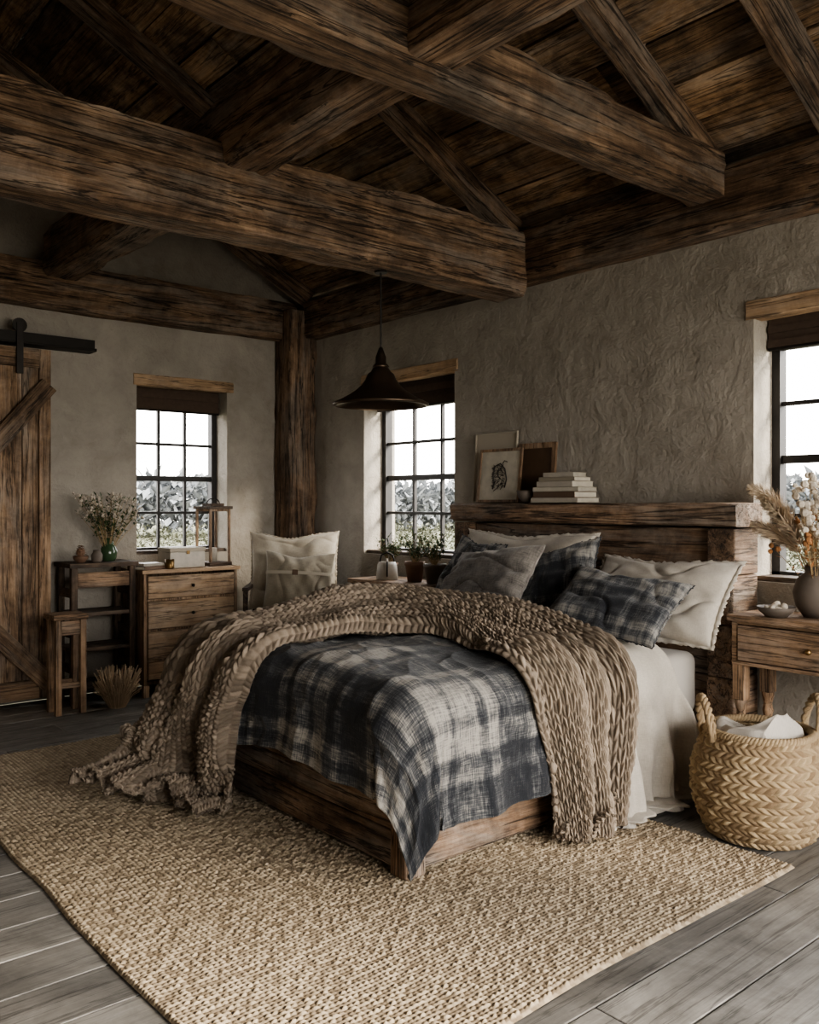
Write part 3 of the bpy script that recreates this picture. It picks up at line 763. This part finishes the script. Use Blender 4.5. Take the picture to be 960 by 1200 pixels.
mb=MB(); mb.b2(-.175,.175,-.105,.105,.137,.17); mk('lid',mb,M_cream,e,bevel=.004)
mb=MB(); mb.box((0,-.106,.13),(.03,.008,.03)); mk('latch',mb,M_brass,e,bevel=.002)
jar('candle_jar',[(.001,0),(.035,0),(.038,.01),(.038,.08),(.033,.08),(.033,.06),(.001,.06)],M_brass,(3.21,6.95,1.051),'small amber candle jar beside pale box','candle')
e=empty('lantern','brown wooden lantern with candle on chest of drawers','lantern',(3.70,7.12,1.051),.15)
mb=MB(); mb.b2(-.12,.12,-.12,.12,0,.03); mk('base',mb,W('dark','x'),e,bevel=.004)
mb=MB()
for a in(-1,1):
    for b in(-1,1): mb.b2(a*.1-.01,a*.1+.01,b*.1-.01,b*.1+.01,.03,.50)
for a in(-1,1): mb.b2(-.1,.1,a*.1-.008,a*.1+.008,.48,.50); mb.b2(a*.1-.008,a*.1+.008,-.1,.1,.48,.50)
mk('frame',mb,W('night','z'),e,bevel=.002)
mb=MB(); mb.b2(-.125,.125,-.125,.125,.50,.525); mb.b2(-.07,.07,-.07,.07,.525,.55); mk('roof',mb,W('dark','x'),e,bevel=.004)
mb=MB(); mb.tube([(.07*math.cos(a),0,.545+.05*math.sin(a)) for a in [PI*i/16 for i in range(17)]],.005,6); mk('handle',mb,M_metal,e)
mb=MB(); mb.lathe([(.001,.03),(.035,.03),(.035,.15),(.03,.155),(.001,.15)],24); mk('candle',mb,M_cerw,e,smooth=True)
mb=MB()
for i in range(420):
    a=random.random()*6.28; r_=.17*random.random()**.5
    p0=Vector((.06*math.cos(a),.06*math.sin(a),0)); p1=Vector((r_*1.1*math.cos(a),r_*math.sin(a),random.uniform(.12,.32)))
    mb.tube([p0,(p0+p1)/2+Vector((0,0,.03)),p1],[.003,.002,.004],4)
mk('dried_grass',mb,M_pamp,loc=(2.68,6.75,0),label='bundle of golden dried grass standing on floor',cat='grass',kind='stuff')

# ---------------------------------------------------------------- corner chair with cushions
fx,fy=-.60,-.80
ce=empty('chair','dark wooden corner chair holding canvas cushions','chair',(4.14,6.53,0),math.atan2(fy,fx)+PI/2)
mb=MB()
for i in range(4): mb.b2(-.36+i*.18,-.36+i*.18+.175,-.27,.27,.60,.635)
mk('seat',mb,W('dark','y'),ce,bevel=.005)
for a in(-1,1):
    mb=MB(); mb.b2(a*.34-.025,a*.34+.025,-.27,-.22,0,.60); mk('leg',mb,W('dark','z'),ce,bevel=.004)
    mb=MB(); mb.b2(a*.34-.025,a*.34+.025,.27,.32,0,1.26); mk('leg',mb,W('dark','z'),ce,bevel=.004)
    mb=MB(); mb.b2(a*.36-.025,a*.36+.025,-.27,.28,.86,.89); mb.b2(a*.36-.02,a*.36+.02,-.26,-.22,.60,.86); mk('armrest',mb,W('dark','y'),ce,bevel=.004)
mb=MB(); 
for z in(.72,.92,1.14): mb.b2(-.315,.315,.28,.305,z,z+.1)
mk('backrest',mb,W('dark','x'),ce,bevel=.004)
Wd=Vector((-fy,fx,0)); 
def tilt(a): return Vector((-fx*math.sin(a),-fy*math.sin(a),math.cos(a)))
b0=Vector((4.14,6.53,0)); fr=Vector((fx,fy,0))
pillow('cushion',b0-fr*.12+Wd*.02+Vector((0,0,1.01)),Wd*-1,tilt(.2),.78,.68,.16,M_cream,'cream canvas cushion with frayed edge on corner chair',8,.02,cat='cushion')
c2=b0+fr*.12+Wd*.08+Vector((0,0,.92))
q=pillow('cushion',c2,Wd*-1+Vector((0,0,.05)),tilt(.26),.60,.54,.17,M_beige,'beige canvas cushion with strap and buckle on chair',9,.0,cat='cushion')
def strap(zsign,xs,name='strap'):
    mb=MB()
    prof=lambda u,v:(max(0,(1-abs(u)**2.2)*(1-abs(v)**2.2)))**.42
    v0=[-.95+1.9*i/30 for i in range(31)]
    vs=[];fs=[]
    for i,v in enumerate(v0):
        for du in(-.05,.05):
            u=v; vv=xs+du; vs.append((.30*u,.27*vv,zsign*(.085*prof(u,vv)+.020)))
    for i in range(30): fs.append((2*i,2*i+1,2*i+3,2*i+2))
    mb.add(vs,fs); o=mk(name,mb,M_cream,q); m=o.modifiers.new('s','SOLIDIFY'); m.thickness=.004
sgn=1 if (q.matrix_world.to_3x3()@Vector((0,0,1))).dot(fr)>0 else -1
strap(sgn,.25); 
mb=MB(); mb.box((.03,.068,sgn*.114),(.05,.045,.008)); mk('buckle',mb,M_leather,q,bevel=.003)

# ---------------------------------------------------------------- plants etc on far nightstand
zt2=.981
e=empty('watering_can','small pale enamel watering can on nightstand','watering can',(4.46,5.58,zt2),.9)
mb=MB(); mb.lathe([(.001,0),(.085,0),(.09,.01),(.08,.12),(.066,.145),(.058,.145),(.07,.12),(.08,.012),(.001,.01)],32); mk('body',mb,M_cerw,e,smooth=True)
mb=MB(); mb.tube([(.08,0,.03),(.12,0,.08),(.155,0,.16)],[.016,.011,.009],10); mk('spout',mb,M_cerw,e,smooth=True)
mb=MB(); mb.tube([(-.07,0,.14),(-.13,0,.15),(-.15,0,.10),(-.12,0,.04),(-.08,0,.03)],.007,8); mk('handle',mb,M_metal,e,smooth=True)
mb=MB(); mb.tube([(0,.06,.14),(0,.045,.2),(0,0,.22),(0,-.045,.2),(0,-.06,.14)],.006,8); mk('handle',mb,M_metal,e,smooth=True)
for (x,y,r_,h_,m,lab) in ((4.50,5.28,.075,.16,M_terra,'brown clay pot with leafy plant on nightstand'),(4.52,5.06,.085,.15,M_ceram,'dark stoneware pot with green plant on nightstand'),(4.64,5.76,.06,.12,M_terra,'small clay pot with herb near window')):
    e=empty('potted_plant',lab,'plant',(x,y,zt2))
    mb=MB(); mb.lathe([(.001,0),(r_*.75,0),(r_,h_*.8),(r_*1.08,h_*.82),(r_*1.08,h_),(r_*.95,h_),(r_*.9,h_*.85),(.001,h_*.85)],28); mk('pot',mb,m,e,smooth=True)
    mb=MB(); spray(mb,(0,0,h_*.8),34,.28,.13,head=None,leaves=9,lm=1,lw=.016,ll=.045,hmin=.4); mk('foliage',mb,[M_dry,M_leaf],e)

zn=1.001
jar('vase',[(.001,0),(.06,0),(.10,.06),(.115,.13),(.095,.2),(.055,.235),(.058,.27),(.048,.268),(.045,.235),(.085,.19),(.1,.13),(.05,.02),(.001,.02)],M_ceram,(4.61,2.15,zn),'round brown stoneware vase with dried flowers on nightstand')
mb=MB(); spray(mb,(0,0,.05),50,.66,.24,hs=.022,leaves=3,lm=0,hm=1,bias=(.0,-.10),hmin=.55,ll=.06)
spray(mb,(0,0,.05),26,.46,.26,hs=.016,leaves=6,lm=2,hm=2,bias=(-.02,-.06),hmin=.6)
mk('dried_flowers',mb,[M_dry,M_dryw,M_dryo],loc=(4.61,2.15,1.03),label='white and rust dried flowers in brown stoneware vase',cat='flowers',kind='stuff')
def pampas(tip,ctrl):
    mb=MB(); c=Vector((0,0,.0)); tip=Vector(tip); ctrl=Vector(ctrl)
    B_=lambda t:(1-t)**2*c+2*t*(1-t)*ctrl+t*t*tip
    mb.tube([B_(i/14) for i in range(15)],[.003]*15,5,mi=0)
    for i in range(900):
        t=.42+.58*random.random(); p=B_(t); d=(B_(min(1,t+.02))-B_(t-.02)).normalized()
        w=math.sin(PI*min(1,(t-.36)/.66))**.7
        v=Vector([random.gauss(0,1) for _ in range(3)]); v=(v-d*v.dot(d)).normalized()
        dd=d*.9+v*.75+Vector((0,0,-.25)); 
        mb.leaf(p,dd,v,.09*w*random.uniform(.5,1.1)+.012,.006,mi=1)
    return mk('pampas_grass',mb,[M_dry,M_pamp],loc=(4.61,2.15,1.15),label='fluffy cream pampas plume arching from stoneware vase',cat='grass',group='pampas plumes in stoneware vase')
pampas((-.12,.30,.54),(.0,.06,.42)); pampas((-.12,.29,.34),(0,.05,.26)); pampas((-.22,.16,.46),(-.05,.04,.3))
jar('bowl',[(.001,0),(.05,0),(.085,.03),(.10,.055),(.094,.054),(.05,.012),(.001,.01)],M_ceram,(4.46,2.29,zn),'shallow brown bowl with dried pods on nightstand','bowl')
mb=MB()
for i in range(16):
    a=random.random()*6.28; r_=.055*random.random()**.5; mb.ball((r_*math.cos(a),r_*math.sin(a),.035+random.random()*.03),random.uniform(.012,.022),8,6)
mk('dried_pods',mb,M_dryw,loc=(4.46,2.29,zn),label='pale dried seed pods heaped in shallow bowl',cat='pods',kind='stuff',smooth=True)
book((4.47,1.86,zn),.2,.15,.025,.2,M_leather,'brown leather book lying on nightstand')

# ---------------------------------------------------------------- on the headboard shelf
zh=1.606
def picture(y0,y1,h,x,fw,matf,label,art=None,lean_=.12,mat_in=None):
    w=y1-y0; e=empty('picture_frame',label,'picture',(x,(y0+y1)/2,zh)); e.rotation_euler=(0,lean_,0)
    t=.018
    mb=MB(); mb.b2(-t,0,-w/2,-w/2+fw,0,h); mb.b2(-t,0,w/2-fw,w/2,0,h); mb.b2(-t,0,-w/2+fw,w/2-fw,0,fw); mb.b2(-t,0,-w/2+fw,w/2-fw,h-fw,h); mk('frame',mb,matf,e,bevel=.003)
    mb=MB(); mb.b2(-.008,-.002,-w/2+fw,w/2-fw,fw,h-fw); pc=mk('picture',mb,mat_in or M_paper,e)
    if art=='sketch':
        mb=MB()
        def stroke(pts,r_=.004): mb.tube([(-.010,a,b) for a,b in pts],r_,5)
        cz=h*.5; rs=random.Random(4)
        stroke([(-.06,cz-.09),(-.075,cz-.03),(-.05,cz+.05),(0,cz+.09),(.05,cz+.07),(.07,cz+.01),(.05,cz-.05),(.06,cz-.10)],.005)
        for q in range(110):
            a=rs.uniform(-.07,.06); b=cz+rs.uniform(-.10,.08)
            if (a/.075)**2+((b-cz)/.105)**2<1: stroke([(a,b),(a+rs.uniform(.01,.035),b+rs.uniform(-.03,.02))],.002)
        stroke([(-.03,cz+.02),(-.01,cz+.05),(.02,cz+.03),(.01,cz-.01),(-.02,cz-.03)],.004)
        stroke([(-.02,cz+.08),(-.04,cz+.11),(-.07,cz+.10)],.003)
        mk('sketch',mb,plain('charcoal',(.05,.045,.04),.9),pc)
    return e
picture(4.42,4.86,.53,4.745,.012,M_cream,'plain pale canvas board leaning on plaster wall',None,.06,M_cream)
picture(4.04,4.40,.43,4.735,.04,W('night','z'),'rough brown wooden frame leaning on wall',None,.08,M_leather)
picture(4.30,4.73,.40,4.655,.02,W('night','z'),'framed charcoal sketch standing on headboard shelf','sketch',.12)
jar('small_cup',[(.001,0),(.02,0),(.045,.03),(.055,.06),(.06,.085),(.054,.084),(.04,.03),(.001,.01)],M_ceram,(4.58,4.18,zh),'small stoneware cup beside framed sketch','cup')
z=zh
for i,(l,w,h,rz,m) in enumerate([(.40,.24,.032,.02,M_cerw),(.37,.23,.04,-.03,M_leather),(.38,.22,.03,.05,M_paper),(.33,.21,.038,-.06,M_cerw),(.30,.19,.028,.04,M_beige),(.24,.17,.03,.12,M_cerw)]):
    book((4.65,3.88,z+.0005),l,w,h,rz,m,'worn pale book in stack on headboard shelf' if m!=M_leather else 'dark leather book in stack on headboard shelf','stacked books on the headboard shelf'); z+=h+.001

# ---------------------------------------------------------------- outdoors
def haze(name,c1,c2):
    t=NT(name); n=t.noise(t.coord(),1.5,6,.7); t.b.inputs['Specular IOR Level'].default_value=0; return t.fin(t.ramp(n,[(.35,c1),(.65,c2)]),1)
mb=MB(); mb.b2(-60,90,-60,90,-.5,-.45); mk('garden_ground',mb,haze('garden_grass',(.10,.10,.075),(.16,.155,.12)),world=True,kind='structure')
def hedge(cx,cy,L,D,H,ax,seed,c,n=2600,ls=.16):
    mb=MB(); random.seed(seed)
    for i in range(n):
        a=random.uniform(-.5,.5)*L; b=random.uniform(-.5,.5)*D; top=H*(.75+.35*noise.noise(Vector((a*.5+seed,b*.5,seed)))+.15*noise.noise(Vector((a*2,b*2,seed))))
        z=top*random.random()**.5; x,y=(a,b) if ax=='x' else (b,a)
        mb.leaf((x,y,z),[random.uniform(-1,1) for _ in range(3)],(.3,.2,1),ls*random.uniform(.6,1.6),ls*.6)
    mk('garden_shrub',mb,c,loc=(cx,cy,-.45),label='hazy garden shrubs growing outside the window',cat='shrub',kind='stuff')
hz1=haze('shrub_near',(.06,.065,.045),(.12,.12,.085)); hz2=haze('tree_far_hazed',(.17,.18,.185),(.22,.23,.235))  # pale grey of the far trees holds distance haze in the colour
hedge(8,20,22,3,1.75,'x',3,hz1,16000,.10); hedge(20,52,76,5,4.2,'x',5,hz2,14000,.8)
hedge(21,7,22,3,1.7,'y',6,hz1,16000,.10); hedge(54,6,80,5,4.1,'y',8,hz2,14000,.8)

# ---------------------------------------------------------------- light
w=bpy.data.worlds.new('World'); SC.world=w; w.use_nodes=True
nt=w.node_tree; bg=nt.nodes['Background']
tc=nt.nodes.new('ShaderNodeTexCoord'); sep=nt.nodes.new('ShaderNodeSeparateXYZ'); nt.links.new(tc.outputs['Generated'],sep.inputs[0])
cr=nt.nodes.new('ShaderNodeValToRGB'); nt.links.new(sep.outputs[2],cr.inputs[0])
cr.color_ramp.elements[0].position=0; cr.color_ramp.elements[0].color=(.97,.935,.89,1)
cr.color_ramp.elements[1].position=.6; cr.color_ramp.elements[1].color=(.90,.90,.90,1)
nt.links.new(cr.outputs[0],bg.inputs[0]); bg.inputs[1].default_value=11.0
def area(name,loc,rot,sx,sy,power=0,portal=False,col=(1,.95,.88)):
    l=bpy.data.lights.new(name,'AREA'); l.shape='RECTANGLE'; l.size=sx; l.size_y=sy; l.energy=power; l.color=col
    o=bpy.data.objects.new(name,l); COL.objects.link(o); o.location=loc; o.rotation_euler=rot
    if portal: l.cycles.is_portal=True
    return o
area('portal_gable',((WL[0]+WL[1])/2,YL+TH+.01,(WL[2]+WL[3])/2),(-PI/2,0,0),WL[1]-WL[0],WL[3]-WL[2],1,True)
for i,o_ in enumerate((WM,WR,WB)):
    area('portal_side',(XR+TH+.01,(o_[0]+o_[1])/2,(o_[2]+o_[3])/2),(PI/2,0,PI/2),o_[1]-o_[0],o_[3]-o_[2],1,True)
area('portal_back',((BK[0]+BK[1])/2,YB-TH-.01,(BK[2]+BK[3])/2),(PI/2,0,0),BK[1]-BK[0],BK[3]-BK[2],1,True)
area('rear_fill',(3.5,YB+.05,1.7),(PI/2-.02,0,.25),2.0,1.6,92,False,(1,.92,.82))  # added fill behind the camera, stands in for daylight from the rear opening
sun=bpy.data.lights.new('sun','SUN'); sun.energy=9.0; sun.angle=math.radians(12); sun.color=(1,.90,.76)
so=bpy.data.objects.new('sun',sun); COL.objects.link(so)
dv=Vector((-.42,.80,-.42)); so.rotation_euler=dv.to_track_quat('-Z','Y').to_euler()

# ---------------------------------------------------------------- camera
cam=bpy.data.cameras.new('camera'); co=bpy.data.objects.new('camera',cam); COL.objects.link(co)
cam.sensor_fit='HORIZONTAL'; cam.sensor_width=36; cam.lens=38.5; cam.shift_y=-.0104; cam.clip_start=.05; cam.clip_end=200
co.location=(0,0,1.6); co.rotation_euler=(PI/2,0,-math.radians(40.1))
SC.camera=co
SC.view_settings.view_transform='AgX'
try: SC.view_settings.look='AgX - Medium High Contrast'
except Exception: pass
